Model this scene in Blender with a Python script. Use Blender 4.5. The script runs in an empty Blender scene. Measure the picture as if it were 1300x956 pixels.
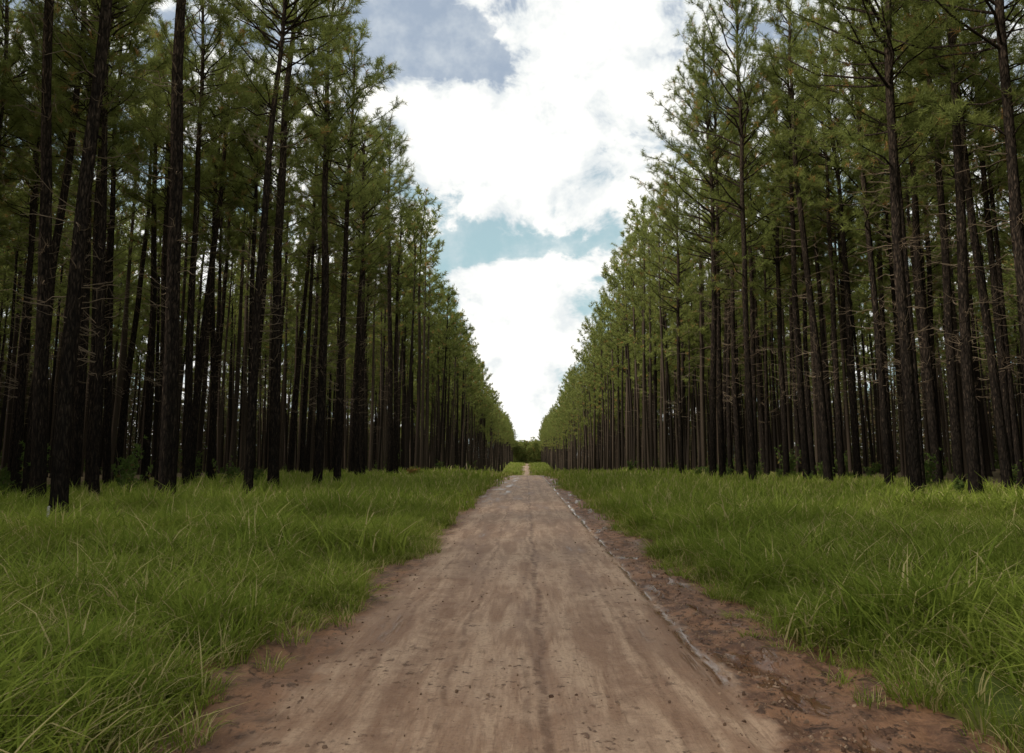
import bpy, math, numpy as np
from mathutils import Vector, Euler, Matrix
rng=np.random.default_rng(7)
scene=bpy.context.scene
scene.view_settings.view_transform='Standard'
scene.view_settings.look='None'
scene.view_settings.exposure=0

# ------------------------------------------------------------ camera
CAMH=1.7; F=1011.0; PITCH=math.atan(147/F); YAW=math.atan(18/F)
cam_d=bpy.data.cameras.new("camera"); cam=bpy.data.objects.new("camera",cam_d)
scene.collection.objects.link(cam); scene.camera=cam
cam_d.sensor_width=36; cam_d.lens=28.0; cam_d.shift_y=-44.5/1300; cam_d.clip_end=9000; cam_d.clip_start=0.05
cam.location=(0,0,CAMH)
cam.rotation_euler=Euler((math.pi/2+PITCH,0,YAW),'XYZ')
camR=cam.rotation_euler.to_matrix()

# ------------------------------------------------------------ noise helpers
_tab=rng.random((256,256))
def vnoise(x,y):
    x=np.asarray(x,float); y=np.asarray(y,float)
    xi=np.floor(x).astype(int); yi=np.floor(y).astype(int)
    fx=x-xi; fy=y-yi; fx=fx*fx*(3-2*fx); fy=fy*fy*(3-2*fy)
    a=_tab[xi%256,yi%256]; b=_tab[(xi+1)%256,yi%256]; c=_tab[xi%256,(yi+1)%256]; d=_tab[(xi+1)%256,(yi+1)%256]
    return (a*(1-fx)+b*fx)*(1-fy)+(c*(1-fx)+d*fx)*fy
def fbm(x,y,o=4):
    s=0;a=.5;t=0
    for i in range(o):
        s=s+a*vnoise(x*2**i+17*i,y*2**i+31*i); t+=a; a*=.5
    return s/t   # 0..1

_py=np.arange(-200,5001,5.0)
_pz=np.interp(_py,[-200,66,95,150,230,330,430,520,640,800,5000],[0,0,-.25,-2.6,-5.2,-5.9,-3.2,-2.2,-5.5,-6,-6])
k=np.ones(7)/7; _pz=np.convolve(np.pad(_pz,3,mode='edge'),k,mode='valid')
def prof(y): return np.interp(y,_py,_pz)
def gully(y): return 1.52+0.22*(fbm(y*.22,3.3,3)-.5)
def road_z(x,y):
    z=prof(y)-0.012*np.abs(x)
    z=z-0.035*np.exp(-((x-gully(y))/0.08)**2)*(0.4+fbm(y*.6,9.1,2))
    z=z-0.012*np.exp(-((x+0.95)/0.16)**2)-0.012*np.exp(-((x-0.72)/0.16)**2)
    z=z-0.014*np.exp(-((x-0.12-0.1*(fbm(y*.2,5.,2)-.5))/0.05)**2)
    sh=np.clip((x-1.55)/.3,0,1)+np.clip((-x-1.65)/.3,0,1)
    z=z+sh*(fbm(x*3.3,y*2.2,4)-.55)*0.17
    z=z+(fbm(x*1.1+9,y*.6,3)-.5)*0.03+(fbm(x*6,y*4,3)-.5)*0.012
    return z
def ground_z(x,y):
    x=np.asarray(x,float); y=np.asarray(y,float)
    e=np.where(x>0,x-2.6,-x-2.3)+(fbm(x*1.3,y*.9,3)-.5)*.4
    t=np.clip(e/.5,0,1); t=t*t*(3-2*t)
    z=prof(y)-0.16+t*0.20
    z=z+np.clip((np.abs(x)-3)/9,0,1)*(0.12+(fbm(x*.25,y*.22,3)-.5)*.5*np.clip((np.abs(x)-3)/5,0,1))
    z=z+3.0*np.clip((np.abs(x)-45)/60,0,1)
    return z

def new_obj(name,me,parent=None):
    o=bpy.data.objects.new(name,me); scene.collection.objects.link(o)
    if parent: o.parent=parent
    return o

def grid_mesh(name,xs,ys,zf):
    X,Y=np.meshgrid(xs,ys); Z=zf(X,Y)
    v=np.stack([X,Y,Z],-1).reshape(-1,3)
    nx=len(xs); ny=len(ys)
    i=(np.arange(ny-1)[:,None]*nx+np.arange(nx-1)[None,:]).reshape(-1)
    f=np.stack([i,i+1,i+1+nx,i+nx],-1)
    me=bpy.data.meshes.new(name); me.from_pydata(v.tolist(),[],f.tolist())
    me.polygons.foreach_set('use_smooth',[True]*len(me.polygons)); me.update()
    return me

# ------------------------------------------------------------ node helper
class NT:
    def __init__(s,tree): s.t=tree; s.n=tree.nodes; s.l=tree.links
    def node(s,ty,**kw):
        n=s.n.new(ty)
        for k,v in kw.items(): setattr(n,k,v)
        return n
    def set(s,sock,v):
        if isinstance(v,bpy.types.NodeSocket): s.l.new(v,sock)
        elif v is not None: sock.default_value=v
    def m(s,op,a,b=None,c=None,clamp=False):
        n=s.node('ShaderNodeMath',operation=op); n.use_clamp=clamp
        s.set(n.inputs[0],a); s.set(n.inputs[1],b); s.set(n.inputs[2],c); return n.outputs[0]
    def noise(s,vec,scale,detail=4,rough=.55,dist=0):
        n=s.node('ShaderNodeTexNoise'); s.set(n.inputs['Vector'],vec)
        n.inputs['Scale'].default_value=scale; n.inputs['Detail'].default_value=detail
        n.inputs['Roughness'].default_value=rough; n.inputs['Distortion'].default_value=dist
        return n.outputs['Fac']
    def smooth(s,v,a,b,o0=0.,o1=1.):
        n=s.node('ShaderNodeMapRange',interpolation_type='SMOOTHSTEP')
        s.set(n.inputs[0],v); n.inputs[1].default_value=a; n.inputs[2].default_value=b
        n.inputs[3].default_value=o0; n.inputs[4].default_value=o1; return n.outputs[0]
    def mix(s,f,a,b,mode='MIX'):
        n=s.node('ShaderNodeMix',data_type='RGBA',blend_type=mode)
        s.set(n.inputs[0],f)
        for sock,v in ((n.inputs[6],a),(n.inputs[7],b)):
            if isinstance(v,tuple): v=tuple(v)+(1,) if len(v)==3 else v
            s.set(sock,v)
        return n.outputs[2]
    def scalev(s,vec,sc):
        n=s.node('ShaderNodeVectorMath',operation='MULTIPLY'); s.set(n.inputs[0],vec); n.inputs[1].default_value=sc; return n.outputs[0]
    def sep(s,vec):
        n=s.node('ShaderNodeSeparateXYZ'); s.set(n.inputs[0],vec); return n.outputs
def mat(name):
    m=bpy.data.materials.new(name); m.use_nodes=True
    t=NT(m.node_tree); b=t.n['Principled BSDF']; out=t.n['Material Output']
    return m,t,b,out
def bump(t,h,strength,dist,b,normal=None):
    n=t.node('ShaderNodeBump'); n.inputs['Strength'].default_value=strength; n.inputs['Distance'].default_value=dist
    t.set(n.inputs['Height'],h)
    if normal: t.l.new(normal,n.inputs['Normal'])
    if b: t.l.new(n.outputs[0],b.inputs['Normal'])
    return n.outputs[0]
def pos(t): return t.node('ShaderNodeNewGeometry').outputs['Position']

# ------------------------------------------------------------ materials
m_bark,t,b,out=mat("pine_bark"); t.n.remove(b)
b=t.node('ShaderNodeBsdfDiffuse'); t.l.new(b.outputs[0],out.inputs[0])
tc=t.node('ShaderNodeTexCoord').outputs['Object']
v=t.scalev(tc,(9,9,2.2))
n1=t.noise(v,1.6,3,.65)
vo=t.node('ShaderNodeTexVoronoi',feature='DISTANCE_TO_EDGE'); t.l.new(v,vo.inputs['Vector']); vo.inputs['Scale'].default_value=1.5
crack=t.smooth(vo.outputs['Distance'],0.0,.18)
c=t.mix(t.smooth(n1,.36,.70),(.016,.013,.011),(.066,.048,.035))
c=t.mix(t.smooth(n1,.62,.76),c,(.18,.13,.095))
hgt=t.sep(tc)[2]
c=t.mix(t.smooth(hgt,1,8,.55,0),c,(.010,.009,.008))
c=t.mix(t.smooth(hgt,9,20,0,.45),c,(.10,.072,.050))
c=t.mix(t.m('MULTIPLY',t.m('SUBTRACT',1,crack),.75),c,(.010,.008,.007))
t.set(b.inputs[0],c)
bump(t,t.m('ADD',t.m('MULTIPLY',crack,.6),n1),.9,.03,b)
m_barkfar,t,b,out=mat("pine_bark_plain"); t.n.remove(b)
b=t.node('ShaderNodeBsdfDiffuse'); t.l.new(b.outputs[0],out.inputs[0])
oi=t.node('ShaderNodeObjectInfo').outputs['Random']
t.set(b.inputs[0],t.mix(t.m('POWER',oi,1.7),(.020,.016,.013),(.092,.069,.051)))
m_twig,t,b,out=mat("dead_branch_bark"); t.n.remove(b)
b=t.node('ShaderNodeBsdfDiffuse'); t.l.new(b.outputs[0],out.inputs[0])
oi=t.node('ShaderNodeObjectInfo').outputs['Random']
t.set(b.inputs[0],t.mix(oi,(.14,.10,.068),(.28,.215,.15)))
def leaf_mat(name,cols,brown,brown_thr,trans=.3,rnd=.35):
    m,t,b,out=mat(name); t.n.remove(b)
    oi=t.node('ShaderNodeObjectInfo').outputs['Random']
    at=t.node('ShaderNodeAttribute',attribute_name='var').outputs['Fac']
    f=t.m('ADD',t.m('MULTIPLY',at,1-rnd),t.m('MULTIPLY',oi,rnd))
    c=t.mix(f,cols[0],cols[1])
    c=t.mix(t.m('GREATER_THAN',at,brown_thr),c,brown)
    d=t.node('ShaderNodeBsdfDiffuse'); tr=t.node('ShaderNodeBsdfTranslucent')
    t.set(d.inputs[0],c); t.set(tr.inputs[0],c)
    ms=t.node('ShaderNodeMixShader'); ms.inputs[0].default_value=trans; t.l.new(d.outputs[0],ms.inputs[1]); t.l.new(tr.outputs[0],ms.inputs[2])
    t.l.new(ms.outputs[0],out.inputs[0]); return m
m_need=leaf_mat("pine_needles",((.125,.155,.042),(.35,.375,.11)),(.46,.27,.10),.965,.44,.35)
m_young=leaf_mat("dense_thicket_needles",((.05,.052,.025),(.14,.135,.055)),(.17,.12,.07),.7,.25,.5)
m_grass=leaf_mat("grass_blades",((.125,.185,.024),(.37,.42,.078)),(.56,.47,.22),.93,.40,.38)
m_shrub=leaf_mat("shrub_leaves",((.06,.10,.025),(.15,.20,.05)),(.2,.15,.05),.95,.3)
m_dry=leaf_mat("dry_fern_leaves",((.24,.14,.045),(.42,.26,.09)),(.3,.15,.05),.95,.3)

m_ground,t,b,out=mat("forest_floor")
p=pos(t); sx,sy,sz=t.sep(p)
ax=t.m('ABSOLUTE',sx)
n1=t.noise(p,.8,4,.6); n2=t.noise(p,9,3,.6); n3=t.noise(p,.12,2)
litter=t.mix(n2,(.045,.032,.02),(.16,.11,.07))
green=t.mix(n2,(.05,.07,.012),(.15,.18,.04))
edge=t.m('ADD',ax,t.m('MULTIPLY',t.m('SUBTRACT',n3,.5),14))
gm=t.smooth(edge,15,26,1,0.12)
gm=t.m('MULTIPLY',gm,t.smooth(n1,.25,.5,.5,1))
c=t.mix(gm,litter,green)
soil=t.mix(n2,(.10,.048,.024),(.25,.13,.068))
sm=t.smooth(t.m('ADD',ax,t.m('MULTIPLY',n1,.6)),2.7,3.5,1,0)
c=t.mix(sm,c,soil)
t.set(b.inputs['Base Color'],c); b.inputs['Roughness'].default_value=.95; b.inputs['Specular IOR Level'].default_value=.1
bump(t,n2,.8,.04,b)

# road
m_road,t,b,out=mat("dirt_road_surface")
p=pos(t); sx,sy,sz=t.sep(p)
big=t.noise(p,.55,4,.6); med=t.noise(p,3.2,5,.7,.4); fine=t.noise(p,30,4,.75)
streak=t.noise(t.scalev(p,(4.0,.45,1)),1.0,5,.66,.5)
streak2=t.noise(t.scalev(p,(22,1.6,1)),1.0,4,.7,.4)
c=t.mix(t.smooth(streak,.38,.62),(.36,.208,.125),(.58,.385,.252))
c=t.mix(t.m('MULTIPLY',t.smooth(streak2,.50,.68),.55),c,(.26,.138,.077))
c=t.mix(t.m('MULTIPLY',t.smooth(med,.5,.70),.5),c,(.30,.166,.097))
c=t.mix(t.m('MULTIPLY',t.smooth(big,.47,.62),.5),c,(.60,.41,.275))
c=t.mix(t.smooth(fine,.46,.76,0,.6),c,(.17,.094,.055))
c=t.mix(t.smooth(fine,.42,.25,0,.4),c,(.66,.48,.34))
def line(x0,w,amt,src,nz=.35):
    d=t.m('ABSOLUTE',t.m('SUBTRACT',t.m('ADD',sx,t.m('MULTIPLY',t.m('SUBTRACT',big,.5),nz)),x0))
    return t.m('MULTIPLY',t.smooth(d,w*.2,w,1,0),t.m('MULTIPLY',src,amt))
pat=t.smooth(med,.38,.58,.1,1)
c=t.mix(line(.12,.06,.75,pat),c,(.15,.073,.039))
c=t.mix(line(.00,.04,.4,pat),c,(.16,.082,.045))
c=t.mix(line(-.95,.24,.5,pat),c,(.23,.122,.070))
c=t.mix(line(-.60,.04,.6,pat),c,(.18,.092,.05))
c=t.mix(line(-1.25,.04,.5,pat),c,(.18,.092,.05))
c=t.mix(line(.75,.20,.4,pat),c,(.24,.128,.074))
c=t.mix(line(.98,.04,.5,pat),c,(.18,.092,.05))
vv=t.noise(t.scalev(p,(1,.75,1)),9,4,.7)
cl=t.m('MULTIPLY',t.smooth(vv,.59,.65),t.smooth(big,.42,.54))
c=t.mix(t.m('MULTIPLY',cl,.8),c,(.12,.057,.030))
wob=t.m('MULTIPLY',t.m('SUBTRACT',t.noise(p,1.1,5,.65),.5),.9)
xr=t.m('ADD',sx,wob)
mud=t.mix(t.smooth(med,.38,.60),(.10,.039,.018),(.31,.150,.074))
mud=t.mix(t.m('MULTIPLY',t.smooth(fine,.5,.7),.5),mud,(.42,.24,.13))
mud=t.mix(t.m('MULTIPLY',t.smooth(vv,.53,.60),.8),mud,(.050,.022,.012))
rs=t.smooth(xr,1.46,1.62)
ls=t.smooth(t.m('MULTIPLY',xr,-1),1.5,1.9)
c=t.mix(t.m('MULTIPLY',rs,.95),c,mud); c=t.mix(t.m('MULTIPLY',ls,.85),c,mud)
gl=line(1.52,.09,1.0,t.smooth(t.noise(t.scalev(p,(1,.45,1)),1.5,3,.6),.47,.56),.22)
wn_=t.noise(t.scalev(p,(1.6,.20,1)),1.0,5,.65)
damp=t.smooth(wn_,.48,.62,0,.6)
wet2=t.smooth(wn_,.61,.72,0,.75)
farw=t.m('MULTIPLY',t.smooth(sy,18,45,0,.6),t.m('MULTIPLY',t.smooth(wn_,.48,.62),t.smooth(t.m('MULTIPLY',sx,-1),.2,1.0)))
pud=t.m('MULTIPLY',t.smooth(t.noise(t.scalev(p,(1.3,.5,1)),1.3,4,.6),.56,.60),t.m('MULTIPLY',t.smooth(sx,1.50,1.70),t.smooth(sx,2.3,2.1)))
wet=t.m('MAXIMUM',t.m('MAXIMUM',t.m('MAXIMUM',gl,wet2),farw),t.m('MULTIPLY',pud,.9))
c=t.mix(damp,c,(.25,.128,.070))
c=t.mix(wet,c,t.mix(.6,c,(.11,.043,.020)))
t.set(b.inputs['Base Color'],c)
t.set(b.inputs['Roughness'],t.m('SUBTRACT',t.m('SUBTRACT',.68,t.m('MULTIPLY',wet,.48)),t.m('MULTIPLY',damp,.14),clamp=True))
b.inputs['Specular IOR Level'].default_value=.38
h=t.m('ADD',t.m('MULTIPLY',fine,.35),t.m('ADD',t.m('MULTIPLY',med,.8),t.m('MULTIPLY',streak2,.45)))
h=t.m('ADD',h,t.m('MULTIPLY',cl,.5))
h=t.m('MULTIPLY',h,t.m('SUBTRACT',1,t.m('MULTIPLY',wet,.8)))
bump(t,h,.8,.045,b)

m_stone,t,b,out=mat("gravel_stone")
t.set(b.inputs['Base Color'],t.mix(t.node('ShaderNodeObjectInfo').outputs['Random'],(.08,.038,.02),(.38,.25,.16))); b.inputs['Roughness'].default_value=.85
m_white,t,b,out=mat("weathered_white_paint")
t.set(b.inputs['Base Color'],t.mix(t.smooth(t.noise(pos(t),14,4),.45,.7),(.6,.58,.52),(.3,.27,.22))); b.inputs['Roughness'].default_value=.7

# ------------------------------------------------------------ mesh builder
class MB:
    def __init__(s): s.v=[];s.f=[];s.m=[];s.var=[];s.nv=0
    def add(s,v,f,m,var=None):
        v=np.asarray(v,float); f=np.asarray(f)
        s.v.append(v); s.f+= (f+s.nv).tolist(); s.m+=[m]*len(f)
        s.var.append(np.zeros(len(v)) if var is None else var); s.nv+=len(v)
    def tube(s,P,R,sides,m):
        P=np.asarray(P,float); n=len(P); R=np.asarray(R,float)
        T=np.gradient(P,axis=0); T/=np.linalg.norm(T,axis=1)[:,None]+1e-9
        ref=np.array([0,0,1.]) if abs(T[0,2])<.8 else np.array([1.,0,0])
        U=np.cross(T,ref); U/=np.linalg.norm(U,axis=1)[:,None]+1e-9; W=np.cross(T,U)
        a=np.arange(sides)*2*np.pi/sides
        if R.ndim==1: R=np.repeat(R[:,None],sides,1)
        V=P[:,None,:]+R[:,:,None]*(np.cos(a)[None,:,None]*U[:,None,:]+np.sin(a)[None,:,None]*W[:,None,:])
        i=np.arange(n-1)[:,None]*sides; j=np.arange(sides)[None,:]; j2=(j+1)%sides
        f=np.stack([i+j,i+j2,i+j2+sides,i+j+sides],-1).reshape(-1,4)
        s.add(V.reshape(-1,3),f,m)
    def mesh(s,name,mats,smooth=True):
        me=bpy.data.meshes.new(name); v=np.concatenate(s.v)
        me.from_pydata(v.tolist(),[],s.f)
        for mm in mats: me.materials.append(mm)
        me.polygons.foreach_set('material_index',s.m)
        if smooth: me.polygons.foreach_set('use_smooth',[mi!=1 for mi in s.m])
        at=me.attributes.new('var','FLOAT','POINT'); at.data.foreach_set('value',np.concatenate(s.var).astype(np.float32))
        me.update(); return me

def unit(v): return v/(np.linalg.norm(v,axis=-1,keepdims=True)+1e-9)

def needles(mb,C,D,K,L,W,r,tri_m=1,spread=(.35,1.3),along=.22):
    var0=r.random(len(C))*.8
    C=np.repeat(C,K,0); D=np.repeat(D,K,0); N=len(C)
    rv=unit(r.normal(size=(N,3))); perp=unit(np.cross(D,rv))
    sp=r.uniform(spread[0],spread[1],(N,1))
    nd=unit(D*np.cos(sp)+perp*np.sin(sp)); nd[:,2]-=.08; nd=unit(nd)
    ln=L*r.uniform(.7,1.15,(N,1)); base=C+D*r.uniform(-along,along*.4,(N,1))
    side=unit(np.cross(nd,unit(r.normal(size=(N,3)))))*W*.5
    V=np.stack([base-side,base+side,base+nd*ln],1).reshape(-1,3)
    f=np.arange(N*3).reshape(-1,3)
    brown=r.random(len(var0))<.035
    var=np.clip(np.repeat(var0,K)+r.uniform(0,.15,N),0,.95); var[np.repeat(brown,K)]=1.0
    mb.add(V,f,tri_m,np.repeat(var,3))

def build_pine(name,seed,H,lod,cb=.5,rad=2.5,r0=.2,side=0.0,dead=26):
    r=np.random.default_rng(seed); mb=MB()
    nz=16 if lod==0 else 6
    zs=np.concatenate([[-.3,0.0,.25,.7],np.linspace(1.5,H,nz)])
    ph=r.uniform(0,6.28,4); amp=r.uniform(.05,.28)
    lean=r.normal(0,.32,2)
    def axis(z):
        z=np.asarray(z,float); q=z/H
        return np.stack([lean[0]*q+amp*np.sin(q*5+ph[0])*q*1.5+.05*np.sin(z*.9+ph[1])*q, lean[1]*q+amp*np.sin(q*4+ph[2])*q*1.5+.05*np.sin(z*.8+ph[3])*q, z],-1)
    def rad_at(z): return r0*(.18+.82*(1-np.clip(z,0,H)/H)**.75)*np.where(z>H*.97,.4,1)
    R=rad_at(zs)*(1+.45*np.exp(-np.clip(zs,0,99)/.25))
    sd=10 if lod==0 else 4
    Rm=R[:,None]*(1+r.normal(0,.05,(len(zs),sd)))
    mb.tube(axis(zs),Rm,sd,0)
    nd=dead if lod==0 else dead//3
    for i in range(nd):
        z=r.uniform(.18,cb+.08)*H; a=r.uniform(0,6.28); L=r.uniform(.4,2.2)*(.5+z/H)
        if lod: L*=.8
        d=np.array([math.cos(a),math.sin(a),0]); p0=axis(z)
        m_=5 if lod==0 else 3
        u=np.linspace(0,1,m_)[:,None]
        kink=r.normal(0,.07,(m_,3)); kink[0]=0
        P=p0+d*L*u+np.array([0,0,1])*(r.uniform(-.1,.55)*L*u**1.5)+kink*L*u
        mb.tube(P,np.linspace(.018,.006,m_),3,2)
        if lod==0:
            for k in range(r.integers(1,5)):
                q=P[r.integers(1,4)]; d2=unit(d+r.normal(0,.7,3)); l2=L*r.uniform(.2,.5)
                mb.tube(np.array([q,q+d2*l2*.5,q+d2*l2+[0,0,.08]]),[.008,.006,.003],3,2)
    C=[];D=[]
    nl=(80 if side else 60) if lod==0 else 36
    zz=np.sort(cb+(.985-cb)*r.random(nl)**.85)*H
    for z in zz:
        tt=(z/H-cb)/(1-cb)
        L=rad*(.35+.95*min(1,tt*3.0))/1.3*(1-tt)**.42*r.uniform(.55,1.2)+.5
        a=r.uniform(0,6.28); d=np.array([math.cos(a),math.sin(a),0])
        if side: L*=1+side*d[0]
        el=math.radians(r.uniform(5,30)+40*tt)
        u=np.linspace(0,1,5)[:,None]
        kink=r.normal(0,.035,(5,3)); kink[0]=0
        P=axis(z)+d*L*math.cos(el)*u+np.array([0,0,1])*L*(math.sin(el)*u+ .18*u**2-.10*u)+kink*L
        mb.tube(P,np.linspace(.016+.010*L,.007,5),3,0) if lod==0 else mb.tube(P[[0,2,4]],[.03,.02,.01],3,0)
        nt=int((4+L*3.6)*(1 if lod==0 else .8))
        for k in range(nt):
            s=r.uniform(.28,1)**.8; i=min(3,int(s*4)); q=P[i]+(P[i+1]-P[i])*(s*4-i)
            td=unit(P[i+1]-P[i]); dd=unit(td*.9+r.normal(0,.62,3)+np.array([0,0,.35]))
            l2=r.uniform(.2,.8)*(.6+.5*(1-s))
            e=q+dd*l2
            if lod==0: mb.tube(np.array([q,e]),[.008,.005],3,0)
            C.append(e);D.append(unit(dd+[0,0,.3]))
            if l2>.35: C.append(q+dd*l2*.6);D.append(dd)
            if lod==0 and r.random()<.4:
                d3=unit(dd+r.normal(0,.7,3)); C.append(e+d3*.18); D.append(d3)
        C.append(P[-1]);D.append(unit(P[-1]-P[-2])); 
    top=axis(H)
    for k in range(7):
        dd=unit(np.array([0,0,.6])+r.normal(0,.5,3)); C.append(top+[0,0,-.22*k]+dd*.25*k*.5);D.append(dd)
    C=np.array(C);D=np.array(D)
    if lod==0: needles(mb,C,D,16,.29,.024,r,spread=(.3,1.45))
    else: needles(mb,C,D,7,.40,.075,r,spread=(.3,1.45))
    return mb.mesh(name,[m_bark if lod==0 else m_barkfar,m_need,m_twig])

NV=6
hi=[build_pine(f"pine_hi_{i}",100+i,[25,26.5,24,27,25.5,23.5][i],0,cb=[.54,.59,.50,.57,.60,.55][i],rad=[3.2,3.0,3.4,3.1,2.9,3.3][i],r0=[.2,.22,.17,.23,.19,.16][i],dead=[34,42,30,48,36,38][i]) for i in range(NV)]
hiR=[build_pine(f"pine_edge_{i}",200+i,[28,29.5,27,28.5][i],0,cb=[.38,.42,.44,.36][i],rad=[4.6,4.3,4.4,4.7][i],r0=[.21,.22,.18,.2][i],side=-.32,dead=[46,40,38,50][i]) for i in range(4)]
lo=[build_pine(f"pine_lo_{i}",300+i,[25,26.5,24,27,25.5][i],1,cb=[.53,.57,.50,.55,.48][i],rad=[3.2,3.1,3.4,3.1,3.3][i],r0=[.19,.21,.17,.2,.16][i],dead=24) for i in range(5)]
loR=[build_pine(f"pine_loedge_{i}",350+i,[26.5,28,27][i],1,cb=[.38,.42,.36][i],rad=[3.9,3.7,4.0][i],r0=[.19,.21,.17][i],side=-.15,dead=27) for i in range(3)]
def build_thicket(seed,H,lm):
    r=np.random.default_rng(seed); mb=MB()
    mb.tube(np.array([[0,0,-.3],[0,0,H*.5],[.1,0,H]]),[.12,.08,.02],4,0)
    n=420; z=H*r.random(n)**.9; a=r.uniform(0,6.28,n); rr=2.7*np.clip(1-z/H,0,1)**.4*np.sqrt(r.random(n))+.2
    C=np.stack([rr*np.cos(a),rr*np.sin(a),z],-1); D=unit(np.stack([np.cos(a),np.sin(a),r.uniform(-.2,.8,n)],-1))
    needles(mb,C,D,5,.8,.20,r,spread=(.2,1.4))
    return mb.mesh("thicket_pine",[m_barkfar,lm,m_twig])
thk=[build_thicket(400+i,[19,22,17][i],m_young) for i in range(3)]+[build_thicket(410+i,[19,22,17][i],m_need) for i in range(3)]

def src_collection(name,meshes):
    c=bpy.data.collections.new(name)
    for i,me in enumerate(meshes):
        o=bpy.data.objects.new(f"{name}_{i:02d}",me); c.objects.link(o)
    return c
def instancer(name,P,rot,scl,idx,coll):
    P=np.asarray(P,np.float32); n=len(P)
    me=bpy.data.meshes.new(name); me.from_pydata(P.tolist(),[],[])
    a=me.attributes.new('rot','FLOAT_VECTOR','POINT'); a.data.foreach_set('vector',np.asarray(rot,np.float32).ravel())
    a=me.attributes.new('scl','FLOAT_VECTOR','POINT'); a.data.foreach_set('vector',np.asarray(scl,np.float32).ravel())
    a=me.attributes.new('idx','INT','POINT'); a.data.foreach_set('value',np.asarray(idx,np.int32))
    o=new_obj(name,me)
    g=bpy.data.node_groups.new(name+"_scatter",'GeometryNodeTree')
    g.interface.new_socket('Geometry',in_out='INPUT',socket_type='NodeSocketGeometry')
    g.interface.new_socket('Geometry',in_out='OUTPUT',socket_type='NodeSocketGeometry')
    gi=g.nodes.new('NodeGroupInput'); go=g.nodes.new('NodeGroupOutput')
    ip=g.nodes.new('GeometryNodeInstanceOnPoints'); ci=g.nodes.new('GeometryNodeCollectionInfo')
    ci.inputs['Collection'].default_value=coll; ci.inputs['Separate Children'].default_value=True; ci.inputs['Reset Children'].default_value=True
    ip.inputs['Pick Instance'].default_value=True
    def na(nm,ty):
        q=g.nodes.new('GeometryNodeInputNamedAttribute'); q.data_type=ty; q.inputs['Name'].default_value=nm; return q.outputs['Attribute']
    g.links.new(gi.outputs[0],ip.inputs['Points']); g.links.new(ci.outputs[0],ip.inputs['Instance'])
    g.links.new(na('idx','INT'),ip.inputs['Instance Index']); g.links.new(na('rot','FLOAT_VECTOR'),ip.inputs['Rotation']); g.links.new(na('scl','FLOAT_VECTOR'),ip.inputs['Scale'])
    g.links.new(ip.outputs[0],go.inputs[0])
    md=o.modifiers.new('scatter','NODES'); md.node_group=g
    return o

# ------------------------------------------------------------ ground & road
xe=np.concatenate([np.arange(-5,5.01,.12)])
xo=np.concatenate([np.arange(5.5,40,1.0),np.arange(40,120,6),[150,200,300,500,900,1600,3000]])
xs=np.concatenate([-xo[::-1],xe,xo])
ys=np.concatenate([np.arange(-60,0,3),np.arange(0,30,.25),np.arange(30,100,1),np.arange(100,700,6),np.arange(700,1500,60),[1600,2000,2600,3400,4500]])
g=new_obj("ground",grid_mesh("ground",xs,ys,ground_z)); g.data.materials.append(m_ground)
ry=[-40.]
while ry[-1]<640:
    y=ry[-1]; ry.append(y+(1 if y<0 else max(.05,.05+.012*max(0,y-8)) if y<100 else 2.0))
rd=new_obj("dirt_road",grid_mesh("dirt_road",np.arange(-3.1,3.41,.04),np.array(ry),road_z)); rd.data.materials.append(m_road)

# ------------------------------------------------------------ trees
def px(x,y,h=CAMH,hz=580.0):
    s=(y-hz)/h; return (x-668)/s, F/s
near=[]
SV=[(80,672,'L',0),(215,650,'L',1),(318,640,'L',5),(350,628,'L',3),(430,620,'L',2),(462,610,'L',4),(52,650,'L',1),(118,636,'L',0),(20,624,'L',2),(150,615,'L',3),(240,628,'L',4),(270,615,'L',5),(385,612,'L',2),(405,624,'L',0),
 (1150,643,'R',0),(1118,626,'R',2),(1080,616,'R',1),(950,619,'R',3),(992,612,'R',0),(900,614,'R',1),(1268,627,'R',2),(1310,650,'R',0),(1180,614,'R',3),(1035,608,'R',2),(862,606,'R',0)]
taken=[]
for (x,y,s,i) in SV:
    X,Y=px(x,y)
    near.append((X,Y,s,i)); taken.append((X,Y))
for Y in (4,10,-4,-12): 
    near.append((-11.2+rng.normal(0,.4),Y,'L',int(rng.integers(6)))); near.append((12.9+rng.normal(0,.4),Y+1.5,'R',int(rng.integers(4)))); taken+=[near[-1][:2],near[-2][:2]]
tk=np.array(taken)
forP=[];forR=[];forS=[];forI=[]
for s,x0,dx in (('L',-11.0,-3.5),('R',12.3,3.7)):
    for row in range(18):
        X0=x0+dx*row
        step=3.1
        ymax=640 if row<4 else (330 if row<7 else (190 if row<12 else 120))
        y=-12+rng.uniform(0,3)
        while y<ymax:
            y+=step*rng.uniform(.85,1.2)*(1.0 if y<250 else 1.3)
            X=X0+rng.normal(0,.3)
            if y<66 and row<3:
                p_keep={0:.0 if y<50 else .75,1:.5,2:.72}[row]
            else: p_keep=.73 if row>0 else .78
            if y<0 and row>6: continue
            if rng.random()>p_keep: continue
            if np.min((tk[:,0]-X)**2+(tk[:,1]-y)**2)<2.0**2: continue
            if y<70 and row<3: near.append((X,y,s if row<1 else 'L',int(rng.integers(4)))); continue
            forP.append((X,y)); sc=rng.uniform(.86,1.08)
            closeness=math.hypot(X,y)
            if closeness<60: idx=int(rng.integers(6)) if s=='L' or row>0 else 6+int(rng.integers(4))
            elif s=='R' and row<3: idx=15+int(rng.integers(3))
            else: idx=10+int(rng.integers(5))
            wid=rng.uniform(.9,1.1)*sc
            forI.append(idx); forS.append((wid,wid,sc)); forR.append((rng.normal(0,.012),rng.normal(0,.012),rng.uniform(-.6,.6) if idx in (6,7,8,9,15,16,17) else rng.uniform(0,6.28)))
forP=np.array(forP); z=ground_z(forP[:,0],forP[:,1])
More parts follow.
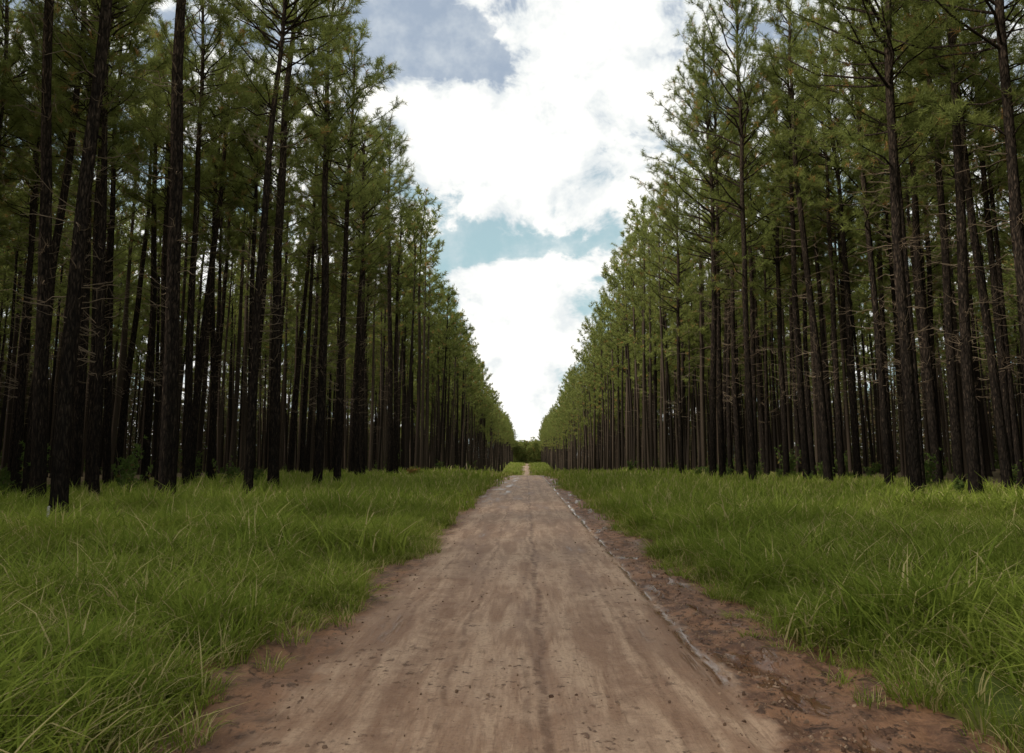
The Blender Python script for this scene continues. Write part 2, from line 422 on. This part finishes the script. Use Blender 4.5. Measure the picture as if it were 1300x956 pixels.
csrc=src_collection("pine",hi+hiR+lo+loR)
instancer("pine_forest",np.column_stack([forP,z-.03]),forR,forS,forI,csrc)
TP=[]
for s in (-1,1):
    for rw in range(3):
        for y in np.arange(-10,150,3.2): TP.append((s*(76+rw*3.4+rng.normal(0,.6)),y+rng.normal(0,.8)))
    for rw in range(3):
        for x in np.arange(14,60,3.6): TP.append((s*x+rng.normal(0,.5),655+rw*6+rng.normal(0,1)))
        for y in np.arange(150,420,4.2): TP.append((s*((76-(y-150)*.13)+rw*3.4+rng.normal(0,.6)),y+rng.normal(0,.8)))
TS=[1.0]*len(TP)
for k in range(170): TP.append((rng.uniform(-15,15),rng.uniform(648,700))); TS.append(1.8)
TP=np.array(TP); TS=np.array(TS); n=len(TP); sc=rng.uniform(.85,1.15,n)
instancer("distant_forest",np.column_stack([TP,ground_z(TP[:,0],TP[:,1])]),np.column_stack([np.zeros(n),np.zeros(n),rng.uniform(0,6.28,n)]),np.column_stack([sc*TS,sc*TS,sc*np.where(TS>1,rng.uniform(.75,1.0,n),1)]),rng.integers(0,3,n)+np.where(TS>1,3,0),src_collection("thicket",thk))
for n_,(X,Y,s,i) in enumerate(near):
    me=(hi if s=='L' else hiR)[i]
    o=new_obj("pine_tree" ,me); sc=rng.uniform(.94,1.04)
    wd=sc
    if s=='L' and -12.6<X<0 and Y>22: wd=sc*1.15; sc*=1.05
    o.location=(X,Y,float(ground_z(X,Y))-.03); o.scale=(wd,wd,sc)
    o.rotation_euler=(rng.normal(0,.014),rng.normal(0,.014),rng.uniform(0,6.28) if s=='L' else rng.uniform(-.7,.7))

# ------------------------------------------------------------ grass
def clump(name,seed,nb,hmin,hmax,w,spread,seg=4,dry=.1,lean=0.6):
    r=np.random.default_rng(seed); mb=MB()
    for i in range(nb):
        a=r.uniform(0,6.28); rr=spread*math.sqrt(r.random()); base=np.array([rr*math.cos(a),rr*math.sin(a),-.04])
        a2=a+r.normal(0,.9) if spread<.2 else r.uniform(0,6.28)
        d=np.array([math.cos(a2),math.sin(a2),0]); H=r.uniform(hmin,hmax)
        if spread>=.2: H*=.55+.9*float(vnoise(base[0]*7+seed*9,base[1]*7))
        reach=H*r.uniform(.15,lean*1.5); u=np.linspace(0,1,seg+1)
        droop=r.uniform(.1,.6)
        P=base+d*(reach*u**1.6)[:,None]+np.array([0,0,1])*(H*(u-droop*u**2.6))[:,None]
        s=np.array([-d[1],d[0],0])*math.cos(.6)+d*math.sin(r.uniform(-.6,.6))*.5; s=s/np.linalg.norm(s)
        W=w*r.uniform(.6,1.3)*(1-u**2)**.8*.5+.0006
        V=np.stack([P-s*W[:,None],P+s*W[:,None]],1).reshape(-1,3)
        j=np.arange(seg)*2; f=np.stack([j,j+1,j+3,j+2],-1)
        isd=r.random()<dry
        var=np.full(len(V),1.0 if isd else r.random()*.9)
        mb.add(V,f,0,var)
    return mb.mesh(name,[m_grass],True)
gm=[clump("grass_tuft",1,50,.14,.34,.008,.14,dry=.18),clump("grass_tuft",2,46,.16,.42,.009,.14,dry=.26),clump("grass_tuft",3,50,.08,.24,.008,.16,dry=.40,lean=.9),
    clump("grass_patch",4,330,.13,.40,.010,.40,3,dry=.11,lean=.9),clump("grass_patch",5,330,.10,.33,.010,.40,3,dry=.22,lean=1.0),clump("grass_patch",6,300,.17,.48,.011,.38,3,dry=.09,lean=.95),
    clump("grass_mid",7,130,.18,.42,.020,.6,2,dry=.13),clump("grass_mid",8,140,.15,.38,.019,.6,2,dry=.24),clump("grass_mid",9,120,.24,.54,.022,.55,2),
    clump("grass_verge",10,120,.2,.42,.04,1.2,2,dry=.13),clump("grass_verge",11,120,.18,.38,.04,1.2,2,dry=.22)]
gsrc=src_collection("grass",gm)
GP=[];GR=[];GS=[];GI=[]
def edgeR(y): return 2.22+(fbm(y*.45,2.2,3)-.5)*.8+(fbm(y*2.2,8.2,2)-.5)*.35
def edgeL(y): return 1.98+(fbm(y*.4,12.2,3)-.5)*.8+(fbm(y*2.0,18.2,2)-.5)*.35
def scatter(y0,y1,dens,dmin,dmax,xmax,ids,sc):
    for s in (-1,1):
        n=int((y1-y0)*(xmax-1.4)*dens)
        x=rng.uniform(1.4,xmax,n); y=rng.uniform(y0,y1,n)
        e=edgeR(y) if s>0 else edgeL(y)
        d=x-e
        X=s*x
        dn=fbm(X*.9+40,y*.9,3)
        keep=(d>dmin)&(d<dmax)&(rng.random(n)<np.clip(.25+(d-dmin*.5)*1.1,0,1))&((dn>.36)|(rng.random(n)<.45))
        keep&=(rng.random(n)<np.clip(1.25-(x-15)/10,.0,1))
        x=x[keep];y=y[keep];X=X[keep];d=d[keep]
        tus=np.clip((fbm(X*1.0+7,y*1.0,3)-.3)*2.6,0,1)
        hmod=(.40+1.1*tus)*np.clip(.6+d*.35,0,1.05)
        hmod*=np.clip(1.15-(x-12)/22,.5,1.1)
        z=ground_z(X,y); rz=road_z(X,y); z=np.where(x<3.3,np.maximum(z,rz),z)
        S=sc*hmod*rng.uniform(.75,1.25,len(x))
        W_=np.maximum(S,.8*sc)*rng.uniform(.9,1.1,len(x))
        GP.append(np.column_stack([X,y,z])); 
        GS.append(np.column_stack([W_,W_,S]))
        GR.append(np.column_stack([rng.normal(0,.1,len(x)),rng.normal(0,.1,len(x)),rng.uniform(0,6.28,len(x))]))
        GI.append(rng.choice(ids,len(x)))
scatter(2,20,42,0,.75,3.8,[0,1,2,2],1.0)
scatter(2,14,7.5,.45,99,11,[3,4,5],1.0)
scatter(14,24,5,.3,99,16,[3,4,5],1.1)
scatter(22,50,3.0,.2,99,26,[6,7,8],1.0)
scatter(20,50,10,0,.7,3.8,[0,1],1.0)
scatter(48,100,.9,.4,99,28,[9,10],1.0)
scatter(100,180,.45,.6,99,20,[9,10],1.25)
scatter(250,560,.25,.8,99,14,[9,10],1.6)
GP=np.concatenate(GP);GR=np.concatenate(GR);GS=np.concatenate(GS);GI=np.concatenate(GI)
instancer("grass",GP,GR,GS,GI,gsrc)

# ------------------------------------------------------------ shrubs
def shrub(name,seed,h,nst,leafm,lw=.05,ll=.14,dens=14):
    r=np.random.default_rng(seed); mb=MB(); C=[];D=[]
    for i in range(nst):
        a=r.uniform(0,6.28); d=np.array([math.cos(a),math.sin(a),0])*r.uniform(.1,.6)
        H=h*r.uniform(.5,1); u=np.linspace(0,1,5)[:,None]
        P=d*H*u**1.4+np.array([0,0,1])*H*u+r.normal(0,.02,(5,3))*u
        mb.tube(P,np.linspace(.014,.004,5),4,0)
        for k in range(dens):
            s=r.uniform(.25,1); j=min(3,int(s*4)); q=P[j]+(P[j+1]-P[j])*(s*4-j)
            dd=unit(r.normal(0,1,3)+np.array([0,0,.3])); C.append(q+dd*r.uniform(.05,.25)*h*.5); D.append(dd)
    needles(mb,np.array(C),np.array(D),7,ll,lw,r,spread=(.3,1.5),along=.06)
    return mb.mesh(name,[m_twig,leafm])
sm_=[shrub("shrub",11,1.3,8,m_shrub),shrub("shrub",12,.8,10,m_shrub),shrub("shrub",13,2.2,6,m_shrub,.06,.16,20),shrub("shrub",14,.6,9,m_shrub)]
ssrc=src_collection("undergrowth",sm_)
P=[]
for k in range(1100):
    s=rng.choice([-1,1]); x=s*(13+rng.random()**1.1*55); y=rng.uniform(14,160)
    if math.hypot(x,y)<34: continue
    if vnoise(x*.12+5,y*.1)>.42: P.append((x,y))
P=np.array(P); n=len(P)
sc=rng.uniform(.4,1.1,n)
instancer("undergrowth",np.column_stack([P,ground_z(P[:,0],P[:,1])]),np.column_stack([np.zeros(n),np.zeros(n),rng.uniform(0,6.28,n)]),np.column_stack([sc]*3),rng.integers(0,4,n),ssrc)
for (x,y,i,s) in [(172,640,2,.6),(300,618,0,.8),(600,592,2,1.6),(560,600,0,1.3),(800,601,0,1.2)]:
    X,Y=px(x,y); o=new_obj("shrub",sm_[i]); o.location=(X,Y,float(ground_z(X,Y))); o.scale=(s,s,s); o.rotation_euler=(0,0,rng.uniform(0,6))
X,Y=px(525,606); dm=shrub("dry_fern",31,1.0,14,m_dry,.05,.2,10)
o=new_obj("dry_fern",dm); o.location=(X,Y,float(ground_z(X,Y))); o.scale=(1.4,1.4,.85)
mb=MB(); s4=.02
zz=np.array([-.2,.5,.52]); mb.tube(np.column_stack([zz*0,zz*0,zz]),[s4*1.4,s4*1.4,s4*1.1],4,0)
mb.tube(np.array([[0,0,.52],[0,0,.53]]),[s4*1.1,.002],4,0)
X,Y=px(76,676); o=new_obj("white_marker_post",mb.mesh("white_marker_post",[m_white],False)); o.location=(X,Y-.3,float(ground_z(X,Y))); o.rotation_euler=(.03,.04,.5)

# ------------------------------------------------------------ gravel
def stone(seed):
    r=np.random.default_rng(seed); bm_=bpy.data.meshes.new("gravel_stone")
    import bmesh
    b=bmesh.new(); bmesh.ops.create_icosphere(b,subdivisions=1,radius=.5)
    for v in b.verts: v.co*=r.uniform(.75,1.2); v.co.z*=.6
    b.to_mesh(bm_); b.free(); bm_.materials.append(m_stone); return bm_
stsrc=src_collection("gravel",[stone(i) for i in range(4)])
n=8000; y=3+rng.random(n)**1.6*30
kind=rng.random(n); x=np.where(kind<.55,rng.normal(1.95,.3,n),np.where(kind<.72,rng.normal(-1.9,.25,n),rng.uniform(-1.8,1.8,n)))
S=.006+.030*rng.random(n)**5+np.where(kind<.55,.006,0); z=road_z(x,y)
kp=np.where(kind<.72,True,fbm(x*1.5,y*.8,3)>.5); x=x[kp];y=y[kp];S=S[kp];z=z[kp];n=len(x)
instancer("gravel",np.column_stack([x,y,z+S*.1]),rng.uniform(0,6.28,(n,3)),np.column_stack([S*1.3,S,S]),rng.integers(0,4,n),stsrc)

# ------------------------------------------------------------ sky
SUN_EL=math.radians(40); SUN_AZ=math.radians(-112)
w=bpy.data.worlds.new("World"); scene.world=w; w.use_nodes=True
w.cycles.sampling_method='NONE'
t=NT(w.node_tree); bg=t.n['Background']; out=t.n['World Output']
sky=t.node('ShaderNodeTexSky',sky_type='NISHITA'); sky.sun_disc=False; sky.sun_elevation=SUN_EL; sky.sun_rotation=SUN_AZ%(2*math.pi)
sky.air_density=1.0; sky.dust_density=1.5
d=t.node('ShaderNodeTexCoord').outputs['Generated']; dx,dy,dz=t.sep(d)
az=t.m('MULTIPLY',t.m('ARCTAN2',dx,dy),57.2958); el=t.m('MULTIPLY',t.m('ARCSINE',dz),57.2958)
hazec=t.mix(t.smooth(el,14,26),(4.9,7.3,7.5),(4.5,5.4,6.6))
t.l.new(t.mix(.7,sky.outputs[0],hazec),bg.inputs[0]); bg.inputs[1].default_value=.10
def direc(x,y):
    v=camR@Vector(((x-650)/F,(433-y)/F,-1)).normalized()
    return math.degrees(math.atan2(v.x,v.y)),math.degrees(math.asin(v.z))
wn=t.noise(t.scalev(d,(1,1,1.5)),8,6,.62,.5); wl=t.noise(d,20,4,.6)
cov=t.m('ADD',t.m('MULTIPLY',t.m('SUBTRACT',wn,.5),4.4),.20)
cov=t.m('ADD',cov,t.m('MULTIPLY',t.m('SUBTRACT',wl,.5),1.4))
blobs=[(680,190,140,95,1.1),(560,170,60,50,.8),(770,30,90,60,.6),(665,440,60,95,1.2),
       (530,50,100,50,-1.3),(625,80,60,26,-.7),(585,312,50,30,-1.3),(700,318,80,18,-1.0),(770,290,30,25,-.5)]
for (x,y,rx,ryy,wt) in blobs:
    a,e=direc(x,y)
    u=t.m('MULTIPLY',t.m('SUBTRACT',az,a),1/(rx*.0567)); v=t.m('MULTIPLY',t.m('SUBTRACT',el,e),1/(ryy*.0567))
    gsn=t.m('EXPONENT',t.m('MULTIPLY',t.m('ADD',t.m('MULTIPLY',u,u),t.m('MULTIPLY',v,v)),-1))
    cov=t.m('ADD',cov,t.m('MULTIPLY',gsn,wt))
mask=t.smooth(cov,-.30,.30,.0,1)
mask=t.m('MAXIMUM',mask,t.smooth(t.m('ADD',wl,t.m('MULTIPLY',wn,.5)),.60,1.0,.05,.55))
shade=t.smooth(t.m('ADD',t.m('MULTIPLY',cov,.35),wl),.38,.92)
cc=t.mix(shade,(.82,.865,.88),(1.18,1.16,1.10))
bg2=t.node('ShaderNodeBackground'); t.l.new(cc,bg2.inputs[0]); bg2.inputs[1].default_value=1.0
ms=t.node('ShaderNodeMixShader'); t.l.new(mask,ms.inputs[0]); t.l.new(bg.outputs[0],ms.inputs[1]); t.l.new(bg2.outputs[0],ms.inputs[2]); t.l.new(ms.outputs[0],out.inputs[0])
sd=bpy.data.lights.new("sun",'SUN'); sd.energy=3.7; sd.angle=math.radians(9); sd.color=(1,.94,.83)
so=bpy.data.objects.new("sun",sd); scene.collection.objects.link(so)
sv=Vector((math.sin(SUN_AZ)*math.cos(SUN_EL),math.cos(SUN_AZ)*math.cos(SUN_EL),math.sin(SUN_EL)))
so.rotation_euler=sv.to_track_quat('Z','Y').to_euler(); so.location=sv*60
